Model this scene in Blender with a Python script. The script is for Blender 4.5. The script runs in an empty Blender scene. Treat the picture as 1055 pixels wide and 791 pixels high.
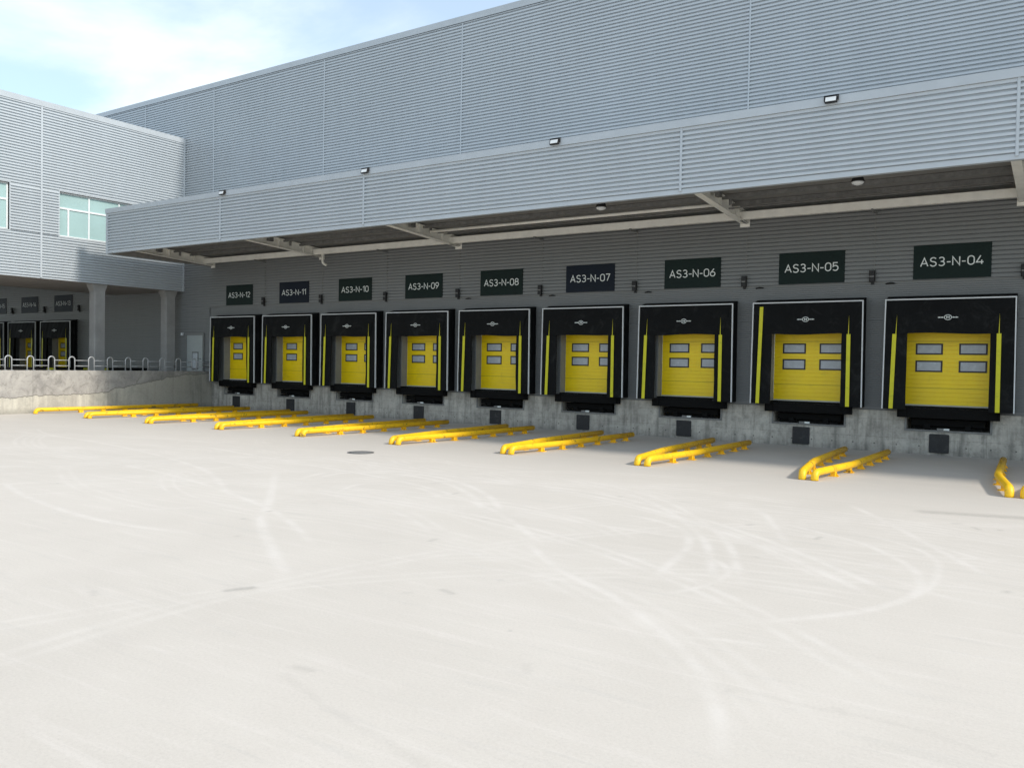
import bpy, math, random
from mathutils import Vector, Matrix
random.seed(7)
S = bpy.context.scene
COL = S.collection

# ------------------------------------------------------------------ camera
cam_d = bpy.data.cameras.new('camera'); cam = bpy.data.objects.new('camera', cam_d); COL.objects.link(cam)
cam_d.sensor_width = 36.0; cam_d.lens = 862.652 / 1055 * 36; cam_d.clip_start = .1; cam_d.clip_end = 3000
yaw, pitch, roll = (math.radians(a) for a in (33.5228, -1.3045, 1.0313))
fw = Vector((-math.sin(yaw) * math.cos(pitch), math.cos(yaw) * math.cos(pitch), math.sin(pitch)))
r0 = Vector((math.cos(yaw), math.sin(yaw), 0)); u0 = r0.cross(fw)
rr = math.cos(roll) * r0 + math.sin(roll) * u0
uu = -math.sin(roll) * r0 + math.cos(roll) * u0
M = Matrix((rr, uu, -fw)).transposed().to_4x4(); M.translation = Vector((0, -27.0, 2.39))
cam.matrix_world = M
S.camera = cam

# ------------------------------------------------------------------ world, sun, exposure
SUN_EL, SUN_ROT = math.radians(37.5), math.radians(88.0)      # the sun stands to the right, a touch behind the wall
W = bpy.data.worlds.new('World'); S.world = W; W.use_nodes = True
nt = W.node_tree; nt.nodes.clear()
def N(t, kind, **kw):
    n = t.nodes.new(kind)
    for k, v in kw.items(): setattr(n, k, v)
    return n
out = N(nt, 'ShaderNodeOutputWorld'); bg = N(nt, 'ShaderNodeBackground'); bg.inputs[1].default_value = .145
sky = N(nt, 'ShaderNodeTexSky', sky_type='NISHITA', sun_disc=False, sun_elevation=SUN_EL, sun_rotation=SUN_ROT,
        altitude=20, air_density=1.0, dust_density=.8, ozone_density=1.0)
geo = N(nt, 'ShaderNodeTexCoord'); sep = N(nt, 'ShaderNodeSeparateXYZ')
nt.links.new(geo.outputs['Generated'], sep.inputs[0])
zc = N(nt, 'ShaderNodeMath', operation='MAXIMUM'); zc.inputs[1].default_value = .06; nt.links.new(sep.outputs[2], zc.inputs[0])
zp = N(nt, 'ShaderNodeMath', operation='ADD'); zp.inputs[1].default_value = .18; nt.links.new(zc.outputs[0], zp.inputs[0])
dx = N(nt, 'ShaderNodeMath', operation='DIVIDE'); nt.links.new(sep.outputs[0], dx.inputs[0]); nt.links.new(zp.outputs[0], dx.inputs[1])
dy = N(nt, 'ShaderNodeMath', operation='DIVIDE'); nt.links.new(sep.outputs[1], dy.inputs[0]); nt.links.new(zp.outputs[0], dy.inputs[1])
cmb = N(nt, 'ShaderNodeCombineXYZ'); nt.links.new(dx.outputs[0], cmb.inputs[0]); nt.links.new(dy.outputs[0], cmb.inputs[1])
cn = N(nt, 'ShaderNodeTexNoise'); cn.inputs['Scale'].default_value = 1.25; cn.inputs['Detail'].default_value = 7; cn.inputs['Roughness'].default_value = .55; cn.inputs['Distortion'].default_value = .35
nt.links.new(cmb.outputs[0], cn.inputs['Vector'])
cr = N(nt, 'ShaderNodeMapRange', interpolation_type='SMOOTHSTEP'); cr.inputs['From Min'].default_value = .40; cr.inputs['From Max'].default_value = .66
cr.inputs['To Min'].default_value = .38; cr.inputs['To Max'].default_value = .92
nt.links.new(cn.outputs[0], cr.inputs['Value'])
mx = N(nt, 'ShaderNodeMix', data_type='RGBA'); nt.links.new(cr.outputs[0], mx.inputs[0])
tint = N(nt, 'ShaderNodeMix', data_type='RGBA', blend_type='MULTIPLY'); tint.inputs[0].default_value = 1; tint.inputs[7].default_value = (.90, 1.08, 1.11, 1)
nt.links.new(sky.outputs[0], tint.inputs[6]); nt.links.new(tint.outputs[2], mx.inputs[6])
mx.inputs[7].default_value = (5.3, 5.8, 6.2, 1)
nt.links.new(mx.outputs[2], bg.inputs[0]); nt.links.new(bg.outputs[0], out.inputs[0])
sd = bpy.data.lights.new('sun', 'SUN'); sun = bpy.data.objects.new('sun', sd); COL.objects.link(sun)
sd.energy = 2.5; sd.angle = math.radians(6); sd.color = (1, .935, .84)
to_sun = Vector((math.cos(SUN_EL) * math.sin(SUN_ROT), math.cos(SUN_EL) * math.cos(SUN_ROT), math.sin(SUN_EL)))
sun.rotation_euler = to_sun.to_track_quat('Z', 'Y').to_euler(); sun.location = (20, 5, 40)
S.view_settings.view_transform = 'Standard'; S.view_settings.look = 'None'
S.view_settings.exposure = 0.54; S.view_settings.gamma = 1.0; S.view_settings.use_curve_mapping = False

# ------------------------------------------------------------------ helpers
class MB:
    def __init__(s): s.v = []; s.f = []; s.sm = []
    def quad(s, *p, smooth=False):
        b = len(s.v); s.v += [tuple(q) for q in p]; s.f.append(tuple(range(b, b + len(p)))); s.sm.append(smooth)
    def box(s, x0, x1, y0, y1, z0, z1):
        b = len(s.v)
        s.v += [(x, y, z) for z in (z0, z1) for y in (y0, y1) for x in (x0, x1)]
        for q in ((0, 2, 3, 1), (4, 5, 7, 6), (0, 1, 5, 4), (2, 6, 7, 3), (0, 4, 6, 2), (1, 3, 7, 5)):
            s.f.append(tuple(b + i for i in q)); s.sm.append(False)
        return s
    def cbox(s, x0, x1, y0, y1, z0, z1, c=.01):                        # box with chamfered vertical (front) edges
        return s.prism([(x0 + c, y0), (x1 - c, y0), (x1, y0 + c), (x1, y1), (x0, y1), (x0, y0 + c)], z0, z1)
    def prism(s, pts, z0, z1, axis='z'):
        def P(a, b_, c):
            return {'z': (a, b_, c), 'y': (a, c, b_), 'x': (c, a, b_)}[axis]
        b = len(s.v); n = len(pts)
        s.v += [P(a, q, z0) for a, q in pts] + [P(a, q, z1) for a, q in pts]
        s.f.append(tuple(b + i for i in range(n))[::-1]); s.f.append(tuple(b + n + i for i in range(n))); s.sm += [False, False]
        for i in range(n):
            j = (i + 1) % n; s.f.append((b + i, b + j, b + n + j, b + n + i)); s.sm.append(False)
        return s
    def tube(s, pts, r, seg=10, cap=True, r_end=None):
        pts = [Vector(p) for p in pts]; rings = []; n = len(pts)
        for i, p in enumerate(pts):
            d = (pts[min(i + 1, n - 1)] - pts[max(i - 1, 0)]).normalized()
            a = Vector((0, 0, 1)) if abs(d.z) < .9 else Vector((1, 0, 0))
            if rings_prev := getattr(s, '_pa', None) if i else None: a = rings_prev
            e1 = (a - d * a.dot(d)).normalized(); e2 = d.cross(e1); s._pa = e1
            rad = r if not isinstance(r, (list, tuple)) else r[i]
            b = len(s.v)
            s.v += [tuple(p + rad * (math.cos(2 * math.pi * k / seg) * e1 + math.sin(2 * math.pi * k / seg) * e2)) for k in range(seg)]
            rings.append(b)
        for a, b in zip(rings, rings[1:]):
            for k in range(seg):
                s.f.append((a + k, a + (k + 1) % seg, b + (k + 1) % seg, b + k)); s.sm.append(True)
        if cap:
            s.f.append(tuple(rings[0] + k for k in range(seg))[::-1]); s.f.append(tuple(rings[-1] + k for k in range(seg))); s.sm += [False, False]
        return s
    def lathe(s, prof, c, seg=20):
        rings = []
        for r, z in prof:
            b = len(s.v); s.v += [(c[0] + r * math.cos(2 * math.pi * k / seg), c[1] + r * math.sin(2 * math.pi * k / seg), c[2] + z) for k in range(seg)]; rings.append(b)
        for a, b in zip(rings, rings[1:]):
            for k in range(seg): s.f.append((a + k, a + (k + 1) % seg, b + (k + 1) % seg, b + k)); s.sm.append(True)
        s.f.append(tuple(rings[0] + k for k in range(seg))[::-1]); s.f.append(tuple(rings[-1] + k for k in range(seg))); s.sm += [True, True]
        return s
    def build(s, name, mat, parent=None, bevel=0):
        me = bpy.data.meshes.new(name); me.from_pydata(s.v, [], s.f); me.update()
        me.polygons.foreach_set('use_smooth', s.sm)
        me.materials.append(mat)
        o = bpy.data.objects.new(name, me); COL.objects.link(o)
        if parent: o.parent = parent
        import bmesh
        b = bmesh.new(); b.from_mesh(me); bmesh.ops.recalc_face_normals(b, faces=b.faces) if s.closed() else None; b.to_mesh(me); b.free()
        if bevel:
            m = o.modifiers.new('bevel', 'BEVEL'); m.width = bevel; m.segments = 2; m.limit_method = 'ANGLE'
        return o
    def closed(s): return not getattr(s, 'open', False)
    # ribbed metal sheet: runs along a (x or y), stacked in z. out = outward direction sign; plane at 'p'
    def ribs(s, axis, a0, a1, z0, z1, p, out, pitch=.125, depth=.065, prof='wall'):
        s.open = True
        if prof == 'wall': pr = [(0, 0), (.32, 0), (.37, 1), (.85, 1), (1.0, 0)]     # valley, slope, crest, slope
        elif prof == 'low': pr = [(0, 0), (.22, 0), (.25, 1), (.96, 1), (1.0, 0)]
        elif prof == 'fine': pr = [(0, 0), (.22, 0), (.3, 1), (.92, 1), (1.0, 0)]
        else: pr = [(0, 1), (.88, 1), (.91, 0), (.97, 0), (1.0, 1)]
        zs = []; z = z0; eps = 1e-5
        while z < z1 - eps:
            for t, d in pr[:-1]:
                zz = z + t * pitch
                if zz < z1: zs.append((zz, d))
            z += pitch
        zs.append((z1, zs[-1][1]))
        def P(a, zz, d):
            q = p + out * d * depth
            return (a, q, zz) if axis == 'x' else (q, a, zz)
        flip = (axis == 'x') == (out > 0)
        b = len(s.v)
        for zz, d in zs: s.v += [P(a0, zz, d), P(a1, zz, d)]
        for i in range(len(zs) - 1):
            k = b + 2 * i; q = (k, k + 1, k + 3, k + 2)
            s.f.append(q[::-1] if flip else q); s.sm.append(False)
        return s
def empty(name, loc=(0, 0, 0), rz=0):
    o = bpy.data.objects.new(name, None); COL.objects.link(o); o.location = loc; o.rotation_euler = (0, 0, rz); o.empty_display_size = .3; return o
def tag(o, label=None, cat=None, group=None, kind=None):
    for k, v in (('label', label), ('category', cat), ('group', group), ('kind', kind)):
        if v: o[k] = v
    return o
def copy_tree(o, parent=None):
    c = o.copy(); COL.objects.link(c)
    if parent: c.parent = parent
    for ch in list(o.children): copy_tree(ch, c)
    return c
def text_mesh(txt, name, mat, parent, width, height, loc, offset=.0, thick=.004, facing='-y'):
    cu = bpy.data.curves.new('txt', 'FONT'); cu.body = txt; cu.offset = offset; cu.extrude = .5; cu.align_x = 'LEFT'; cu.resolution_u = 4
    t = bpy.data.objects.new('txt', cu); COL.objects.link(t)
    dg = bpy.context.evaluated_depsgraph_get(); me = bpy.data.meshes.new_from_object(t.evaluated_get(dg))
    bpy.data.objects.remove(t); bpy.data.curves.remove(cu)
    xs = [v.co.x for v in me.vertices]; ys = [v.co.y for v in me.vertices]
    cx, cy = (min(xs) + max(xs)) / 2, (min(ys) + max(ys)) / 2; sx = width / (max(xs) - min(xs)); sy = height / (max(ys) - min(ys))
    for v in me.vertices:
        x, y, z = v.co; v.co = ((x - cx) * sx, -z * 2 * thick, (y - cy) * sy)
    me.materials.clear(); me.materials.append(mat); me.name = name
    o = bpy.data.objects.new(name, me); COL.objects.link(o); o.parent = parent; o.location = loc
    return o

def arc(cx, cy, rx, ry, a0, a1, n=10): return [(cx + rx * math.cos(math.radians(a0 + (a1 - a0) * i / n)), cy + ry * math.sin(math.radians(a0 + (a1 - a0) * i / n))) for i in range(n + 1)]
GLYPH = {                                                     # strokes on a cell 0.6 wide, 1 high
 'A': (.68, [[(0, 0), (.34, 1), (.68, 0)], [(.12, .33), (.56, .33)]]),
 'S': (.58, [arc(.30, .75, .26, .25, 25, 180) [:] + arc(.30, .75, .26, .23, 190, 262, 4) + arc(.29, .25, .27, .265, 80, -160, 16)]),
 '3': (.56, [arc(.27, .755, .24, .245, 150, -90, 12) + [(.2, .51)], [(.2, .51)] + arc(.27, .255, .27, .255, 90, -150, 13)]),
 'N': (.62, [[(0, 0), (0, 1), (.62, 0), (.62, 1)]]), '-': (.34, [[(0, .42), (.34, .42)]]),
 '0': (.56, [arc(.28, .70, .28, .30, 0, 180) + arc(.28, .30, .28, .30, 180, 360) + [(.56, .70)]]),
 '1': (.30, [[(0, .78), (.26, 1), (.26, 0)]]), '2': (.54, [arc(.27, .73, .26, .27, 170, -20, 11) + [(.02, 0), (.54, 0)]]),
 '4': (.62, [[(.36, 1), (0, .24), (.62, .24)], [(.46, .5), (.46, 0)]]), '5': (.54, [[(.50, 1), (.06, 1), (.04, .52)] + arc(.26, .32, .28, .32, 120, -145, 14)]),
 '6': (.56, [[(.42, 1), (.06, .48)], arc(.28, .29, .28, .29, 0, 360, 20)]), '7': (.52, [[(0, 1), (.52, 1), (.18, 0)]]),
 '8': (.56, [arc(.28, .76, .23, .24, 0, 360, 18), arc(.28, .27, .28, .27, 0, 360, 18)]), '9': (.56, [arc(.28, .71, .28, .29, 0, 360, 20), [(.50, .52), (.14, 0)]])}
def stroke_text(txt, name, mat, parent, width, height, loc, stroke=.036, thick=.004):
    x = 0; L = []
    for ch in txt:
        w, st = GLYPH[ch]; L += [[(x + a, b) for a, b in l] for l in st]; x += w + .20
    sx = width / (x - .20); m_ = MB(); hw = stroke / 2
    for i, l in enumerate(L):
        P = [Vector((a * sx - width / 2, (b - .5) * (height - stroke))) for a, b in l]; n = len(P); A = []
        for j, p in enumerate(P):
            d1 = (P[j] - P[j - 1]).normalized() if j else (P[1] - P[0]).normalized(); d2 = (P[j + 1] - P[j]).normalized() if j < n - 1 else d1
            n1, n2 = Vector((-d1.y, d1.x)), Vector((-d2.y, d2.x)); k = n1 + n2; k = k.normalized() / max(.45, k.normalized().dot(n1))
            A.append((p + k * hw, p - k * hw))
        yo = -.0004 * (i % 3)
        for (a, b), (c_, d) in zip(A, A[1:]):
            m_.quad(*[(q.x, yo - thick, q.y) for q in (a, b, d, c_)]); m_.quad(*[(q.x, 0, q.y) for q in (a, c_, d, b)])
            m_.quad((a.x, yo - thick, a.y), (c_.x, yo - thick, c_.y), (c_.x, 0, c_.y), (a.x, 0, a.y)); m_.quad((b.x, yo - thick, b.y), (b.x, 0, b.y), (d.x, 0, d.y), (d.x, yo - thick, d.y))
    m_.open = True; o = m_.build(name, mat, parent); o.location = loc; return o

# ------------------------------------------------------------------ materials
def mat(name, col, rough=.6, metal=0., noise=0., nscale=4., stretch=(1, 1, 1), bump=0., bscale=40., spec=.5, col2=None, detail=5):
    m = bpy.data.materials.new(name); m.use_nodes = True; t = m.node_tree; p = t.nodes['Principled BSDF']
    p.inputs['Base Color'].default_value = (*col, 1); p.inputs['Roughness'].default_value = rough; p.inputs['Metallic'].default_value = metal
    p.inputs['Specular IOR Level'].default_value = spec
    tc = N(t, 'ShaderNodeNewGeometry'); mp = N(t, 'ShaderNodeMapping'); mp.inputs['Scale'].default_value = stretch
    t.links.new(tc.outputs['Position'], mp.inputs[0])
    if noise or col2:
        n = N(t, 'ShaderNodeTexNoise'); n.inputs['Scale'].default_value = nscale; n.inputs['Detail'].default_value = detail; n.inputs['Roughness'].default_value = .6
        t.links.new(mp.outputs[0], n.inputs['Vector'])
        mr = N(t, 'ShaderNodeMapRange'); mr.inputs['From Min'].default_value = .3; mr.inputs['From Max'].default_value = .7; t.links.new(n.outputs[0], mr.inputs[0])
        k = N(t, 'ShaderNodeMix', data_type='RGBA'); t.links.new(mr.outputs[0], k.inputs[0])
        a = col2 or tuple(c * (1 - noise) for c in col); b = col if col2 else tuple(min(1, c * (1 + noise)) for c in col)
        k.inputs[6].default_value = (*a, 1); k.inputs[7].default_value = (*b, 1)
        t.links.new(k.outputs[2], p.inputs['Base Color']); m['mix'] = k.name
        rm = N(t, 'ShaderNodeMapRange'); rm.inputs['To Min'].default_value = max(.05, rough - .1); rm.inputs['To Max'].default_value = min(1, rough + .1)
        t.links.new(n.outputs[0], rm.inputs[0]); t.links.new(rm.outputs[0], p.inputs['Roughness'])
    if bump:
        n2 = N(t, 'ShaderNodeTexNoise'); n2.inputs['Scale'].default_value = bscale; n2.inputs['Detail'].default_value = 4
        t.links.new(tc.outputs['Position'], n2.inputs['Vector'])
        bp = N(t, 'ShaderNodeBump'); bp.inputs['Strength'].default_value = bump; bp.inputs['Distance'].default_value = .02
        t.links.new(n2.outputs[0], bp.inputs['Height']); t.links.new(bp.outputs[0], p.inputs['Normal'])
    return m
def cladding(name, col, rough=.42, spec=.5, metal=0.):
    """painted ribbed steel: faint rain streaks, each sheet very slightly its own tone"""
    m = mat(name, col, rough, metal, spec=spec); t = m.node_tree; p = t.nodes['Principled BSDF']
    tc = N(t, 'ShaderNodeTexCoord'); mp = N(t, 'ShaderNodeMapping'); mp.inputs['Scale'].default_value = (2.2, 2.2, .22); t.links.new(tc.outputs['Object'], mp.inputs[0])
    a = N(t, 'ShaderNodeTexNoise'); a.inputs['Scale'].default_value = 1.3; a.inputs['Detail'].default_value = 6; t.links.new(mp.outputs[0], a.inputs['Vector'])
    b = N(t, 'ShaderNodeTexNoise'); b.inputs['Scale'].default_value = .25; b.inputs['Detail'].default_value = 3; t.links.new(tc.outputs['Object'], b.inputs['Vector'])
    # one band per sheet, 1 m high
    mp2 = N(t, 'ShaderNodeMapping'); mp2.inputs['Scale'].default_value = (1 / 11.7, 1 / 11.7, 1.0); t.links.new(tc.outputs['Object'], mp2.inputs[0])
    fl = N(t, 'ShaderNodeVectorMath', operation='FLOOR'); t.links.new(mp2.outputs[0], fl.inputs[0])
    wn = N(t, 'ShaderNodeTexWhiteNoise', noise_dimensions='3D'); t.links.new(fl.outputs[0], wn.inputs['Vector'])
    s1 = N(t, 'ShaderNodeMath', operation='ADD'); t.links.new(a.outputs[0], s1.inputs[0]); t.links.new(b.outputs[0], s1.inputs[1])
    s2 = N(t, 'ShaderNodeMath', operation='MULTIPLY_ADD'); t.links.new(wn.outputs[0], s2.inputs[0]); s2.inputs[1].default_value = .22; t.links.new(s1.outputs[0], s2.inputs[2])
    mr = N(t, 'ShaderNodeMapRange'); mr.inputs['From Min'].default_value = .7; mr.inputs['From Max'].default_value = 1.5
    mr.inputs['To Min'].default_value = .95; mr.inputs['To Max'].default_value = 1.05; t.links.new(s2.outputs[0], mr.inputs[0])
    v = N(t, 'ShaderNodeVectorMath', operation='SCALE'); v.inputs[0].default_value = col; t.links.new(mr.outputs[0], v.inputs['Scale'])
    t.links.new(v.outputs[0], p.inputs['Base Color'])
    return m
def math_(t, op, a, b=None, c=None):
    n = N(t, 'ShaderNodeMath', operation=op)
    for i, x in enumerate((a, b, c)):
        if x is None: continue
        if isinstance(x, (int, float)): n.inputs[i].default_value = x
        else: t.links.new(x, n.inputs[i])
    return n.outputs[0]
def noise_(t, vec, scale, detail=5, rough=.6, dist=0.):
    n = N(t, 'ShaderNodeTexNoise'); n.inputs['Scale'].default_value = scale; n.inputs['Detail'].default_value = detail
    n.inputs['Roughness'].default_value = rough; n.inputs['Distortion'].default_value = dist; t.links.new(vec, n.inputs['Vector']); return n.outputs[0]
def mrange(t, v, a, b, c, d, smooth=False):
    n = N(t, 'ShaderNodeMapRange'); n.clamp = True
    if smooth: n.interpolation_type = 'SMOOTHSTEP'
    for i, x in zip((1, 2, 3, 4), (a, b, c, d)): n.inputs[i].default_value = x
    t.links.new(v, n.inputs[0]); return n.outputs[0]
def mixc(t, f, a, b, blend='MIX'):
    n = N(t, 'ShaderNodeMix', data_type='RGBA', blend_type=blend)
    for i, x in ((0, f), (6, a), (7, b)):
        if isinstance(x, tuple): n.inputs[i].default_value = (*x, 1)
        elif isinstance(x, (int, float)): n.inputs[i].default_value = x
        else: t.links.new(x, n.inputs[i])
    return n.outputs[2]
def scaled(t, vec, sc):
    mp = N(t, 'ShaderNodeMapping'); mp.inputs['Scale'].default_value = sc; t.links.new(vec, mp.inputs[0]); return mp.outputs[0]

def ground_mat():
    m = bpy.data.materials.new('yard concrete'); m.use_nodes = True; t = m.node_tree; p = t.nodes['Principled BSDF']
    tc = N(t, 'ShaderNodeTexCoord').outputs['Object']
    big = noise_(t, tc, .09, 4, .5); mid = noise_(t, tc, .7, 6, .6, .4); fine = noise_(t, tc, 9, 6, .7); grit = noise_(t, tc, 120, 3, .6)
    # tyre-swept streaks in two slightly different directions
    def streak(rot, sc):
        mp = N(t, 'ShaderNodeMapping'); mp.inputs['Rotation'].default_value = (0, 0, math.radians(rot)); mp.inputs['Scale'].default_value = sc
        t.links.new(tc, mp.inputs[0]); return noise_(t, mp.outputs[0], 1.0, 5, .65, .6)
    st1 = streak(8, (.45, 5.5, 1)); st2 = streak(-38, (.55, 7, 1)); st3 = streak(22, (.6, 6.5, 1))
    c = mixc(t, mrange(t, big, .3, .7, 0, 1), (.545, .497, .440), (.60, .548, .488))
    c = mixc(t, mrange(t, mid, .35, .7, 0, .35), c, (.645, .592, .53))
    c = mixc(t, mrange(t, st1, .53, .72, 0, .26, True), c, (.69, .63, .58))
    c = mixc(t, mrange(t, st2, .53, .72, 0, .24, True), c, (.69, .63, .58))
    c = mixc(t, mrange(t, st3, .54, .72, 0, .22, True), c, (.44, .418, .382))
    c = mixc(t, mrange(t, fine, .55, .8, 0, .16, True), c, (.38, .362, .33))
    c = mixc(t, mrange(t, grit, .54, .74, 0, .30), c, (.32, .29, .26))
    peb = noise_(t, tc, 38, 5, .75); c = mixc(t, mrange(t, peb, .5, .75, 0, .28), c, (.36, .325, .295)); c = mixc(t, mrange(t, peb, .3, .48, .22, 0), c, (.72, .67, .62))
    spots = noise_(t, tc, 2.3, 2, .5); c = mixc(t, mrange(t, spots, .765, .80, 0, .3, True), c, (.25, .245, .235))
    sy = N(t, 'ShaderNodeSeparateXYZ'); t.links.new(tc, sy.inputs[0])
    apron = math_(t, 'MULTIPLY', mrange(t, sy.outputs[1], -11.5, -6.5, 0, .55, True), mrange(t, mid, .3, .65, .45, 1))     # patchy grey tone, stronger towards the docks
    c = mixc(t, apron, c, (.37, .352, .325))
    at = N(t, 'ShaderNodeAttribute', attribute_name='worn'); ad = N(t, 'ShaderNodeAttribute', attribute_name='stain')
    brk = mrange(t, noise_(t, tc, 1.4, 7, .7), .36, .62, .25, 1, True)
    c = mixc(t, math_(t, 'MULTIPLY', at.outputs['Fac'], brk), c, (.76, .71, .665))
    c = mixc(t, math_(t, 'MULTIPLY', ad.outputs['Fac'], mrange(t, fine, .3, .6, .5, 1)), c, (.17, .16, .14))
    t.links.new(c, p.inputs['Base Color']); p.inputs['Roughness'].default_value = .85; p.inputs['Specular IOR Level'].default_value = .3
    bp = N(t, 'ShaderNodeBump'); bp.inputs['Strength'].default_value = .25; bp.inputs['Distance'].default_value = .01
    t.links.new(fine, bp.inputs['Height']); t.links.new(bp.outputs[0], p.inputs['Normal'])
    return m
def wall_concrete(name, ax, ramp=False):
    """cast concrete; ax = 'x' or 'y' is the running direction"""
    m = bpy.data.materials.new(name); m.use_nodes = True; t = m.node_tree; p = t.nodes['Principled BSDF']
    tc = N(t, 'ShaderNodeTexCoord').outputs['Object']; sx = N(t, 'ShaderNodeSeparateXYZ'); t.links.new(tc, sx.inputs[0])
    run = sx.outputs[0 if ax == 'x' else 1]; z = sx.outputs[2]
    blot = noise_(t, tc, 1.1, 7, .65, .5); drip = noise_(t, scaled(t, tc, (3.2, 3.2, .35)), 1.2, 6, .65); fine = noise_(t, tc, 14, 5, .7)
    base = mixc(t, mrange(t, blot, .32, .68, 0, 1), (.33, .31, .275), (.56, .53, .47))
    if ramp:
        wob = noise_(t, scaled(t, tc, (0, 1, 0)), .55, 3, .5)
        # the rendered skim coat ends in a ragged line that climbs towards the warehouse
        zl = math_(t, 'ADD', mrange(t, run, -11, -6.2, .66, .78), mrange(t, run, -6.2, -1.6, 0, .86))
        zl = math_(t, 'ADD', zl, math_(t, 'MULTIPLY', math_(t, 'SUBTRACT', noise_(t, scaled(t, tc, (0, 1, 0)), 1.3, 7, .65), .5), .55))
        dlt = math_(t, 'SUBTRACT', z, zl)
        up = mrange(t, dlt, -.01, .01, 0, 1)
        low = mixc(t, mrange(t, drip, .35, .65, 0, 1), (.42, .39, .34), (.60, .57, .49))
        low = mixc(t, mrange(t, blot, .5, .75, 0, .6), low, (.27, .26, .23))
        pt_ = noise_(t, tc, 2.6, 8, .7, .8)
        upc = mixc(t, mrange(t, blot, .35, .66, 0, 1), (.30, .285, .27), (.48, .455, .42))
        upc = mixc(t, mrange(t, pt_, .5, .64, 0, .6), upc, (.19, .18, .165)); base = mixc(t, up, low, upc)
        line = mrange(t, math_(t, 'ABSOLUTE', dlt), .008, .03, .7, 0)
        base = mixc(t, line, base, (.12, .115, .105))
        # streaky stretch that darkens towards the building
        dark_end = math_(t, 'MULTIPLY', mrange(t, run, -5.5, -1.0, 0, .75), mrange(t, drip, .3, .62, .2, 1))
        base = mixc(t, dark_end, base, (.165, .16, .14))
        jl = math_(t, 'ABSOLUTE', math_(t, 'SUBTRACT', math_(t, 'FRACT', math_(t, 'DIVIDE', math_(t, 'ADD', run, .6), 3.3)), .5))
        base = mixc(t, mrange(t, jl, .0, .006, .45, 0), base, (.11, .11, .1))
    else:
        base = mixc(t, mrange(t, drip, .46, .68, 0, .75), base, (.15, .147, .13))
        pat = noise_(t, tc, 4.5, 7, .75, .4); base = mixc(t, mrange(t, pat, .5, .68, 0, .55), base, (.17, .165, .145)); base = mixc(t, mrange(t, pat, .3, .46, .4, 0), base, (.55, .53, .48))
        light = noise_(t, scaled(t, tc, (.7, .7, 2.2)), 1.0, 5, .6)
        base = mixc(t, mrange(t, light, .55, .72, 0, .5), base, (.50, .485, .44))
        for zz, w in ((.44, .012), (.97, .008)):                               # formwork joints
            jn = mrange(t, math_(t, 'ABSOLUTE', math_(t, 'SUBTRACT', z, zz)), 0, w, .55, 0)
            base = mixc(t, math_(t, 'MULTIPLY', jn, mrange(t, fine, .35, .6, .2, 1)), base, (.09, .088, .08))
        fx = math_(t, 'ABSOLUTE', math_(t, 'SUBTRACT', math_(t, 'FRACT', math_(t, 'DIVIDE', run, 1.22)), .5))
        base = mixc(t, mrange(t, fx, 0, .008, .4, 0), base, (.1, .098, .09))
        hx = math_(t, 'ABSOLUTE', math_(t, 'SUBTRACT', math_(t, 'FRACT', math_(t, 'DIVIDE', math_(t, 'ADD', run, .2), .61)), .5))
        hd = math_(t, 'SQRT', math_(t, 'ADD', math_(t, 'POWER', math_(t, 'MULTIPLY', hx, .61), 2.), math_(t, 'POWER', math_(t, 'ABSOLUTE', math_(t, 'SUBTRACT', z, .24)), 2.)))
        base = mixc(t, mrange(t, hd, .018, .026, .8, 0), base, (.06, .06, .055))
    base = mixc(t, mrange(t, fine, .5, .78, 0, .35), base, (.13, .127, .115))
    # splash dirt along the foot
    foot = math_(t, 'MULTIPLY', mrange(t, z, 0, .28, .55, 0), mrange(t, drip, .3, .6, .3, 1))
    base = mixc(t, foot, base, (.12, .117, .105))
    t.links.new(base, p.inputs['Base Color']); p.inputs['Roughness'].default_value = .9; p.inputs['Specular IOR Level'].default_value = .25
    bp = N(t, 'ShaderNodeBump'); bp.inputs['Strength'].default_value = .5; bp.inputs['Distance'].default_value = .02
    t.links.new(fine, bp.inputs['Height']); t.links.new(bp.outputs[0], p.inputs['Normal'])
    return m

M_CLAD = cladding('pale grey ribbed cladding', (.445, .482, .512), rough=.38)
M_TRIM = mat('pale grey folded trim', (.43, .465, .495), .35, noise=.05, nscale=1.5)
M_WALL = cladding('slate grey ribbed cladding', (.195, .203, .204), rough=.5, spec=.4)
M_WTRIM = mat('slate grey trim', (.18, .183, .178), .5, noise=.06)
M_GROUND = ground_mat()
M_PLINTH = wall_concrete('stained cast concrete', 'x')
M_RAMP = wall_concrete('patched ramp concrete', 'y', True)
M_COLUMN = mat('column concrete', (.29, .285, .275), .85, noise=.12, nscale=1.6, bump=.2, spec=.2)
M_DECKING = mat('soffit sheeting', (.22, .215, .205), .6, noise=.15, nscale=.8, stretch=(1, 6, 1))
M_BEAM = mat('cream painted steel', (.82, .81, .75), .55, noise=.08, nscale=3)
M_YELLOW = mat('yellow guard paint', (.93, .54, .010), .48, noise=.05, nscale=6, bump=.05, bscale=25)
def scuff(m, col, sc, lo, hi, amt):
    t = m.node_tree; p = t.nodes['Principled BSDF']; src = p.inputs['Base Color'].links[0].from_socket; tc = N(t, 'ShaderNodeNewGeometry').outputs['Position']
    f = math_(t, 'MULTIPLY', mrange(t, noise_(t, tc, sc, 7, .72, .8), lo, hi, 0, amt, True), 1.0)
    t.links.new(mixc(t, f, src, col), p.inputs['Base Color'])
scuff(M_YELLOW, (.09, .06, .03), 4.5, .57, .66, .8); scuff(M_YELLOW, (.55, .30, .02), 1.7, .5, .75, .5)
M_DOOR = mat('yellow door panels', (.98, .70, .002), .42, noise=.05, nscale=2.5)
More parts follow.
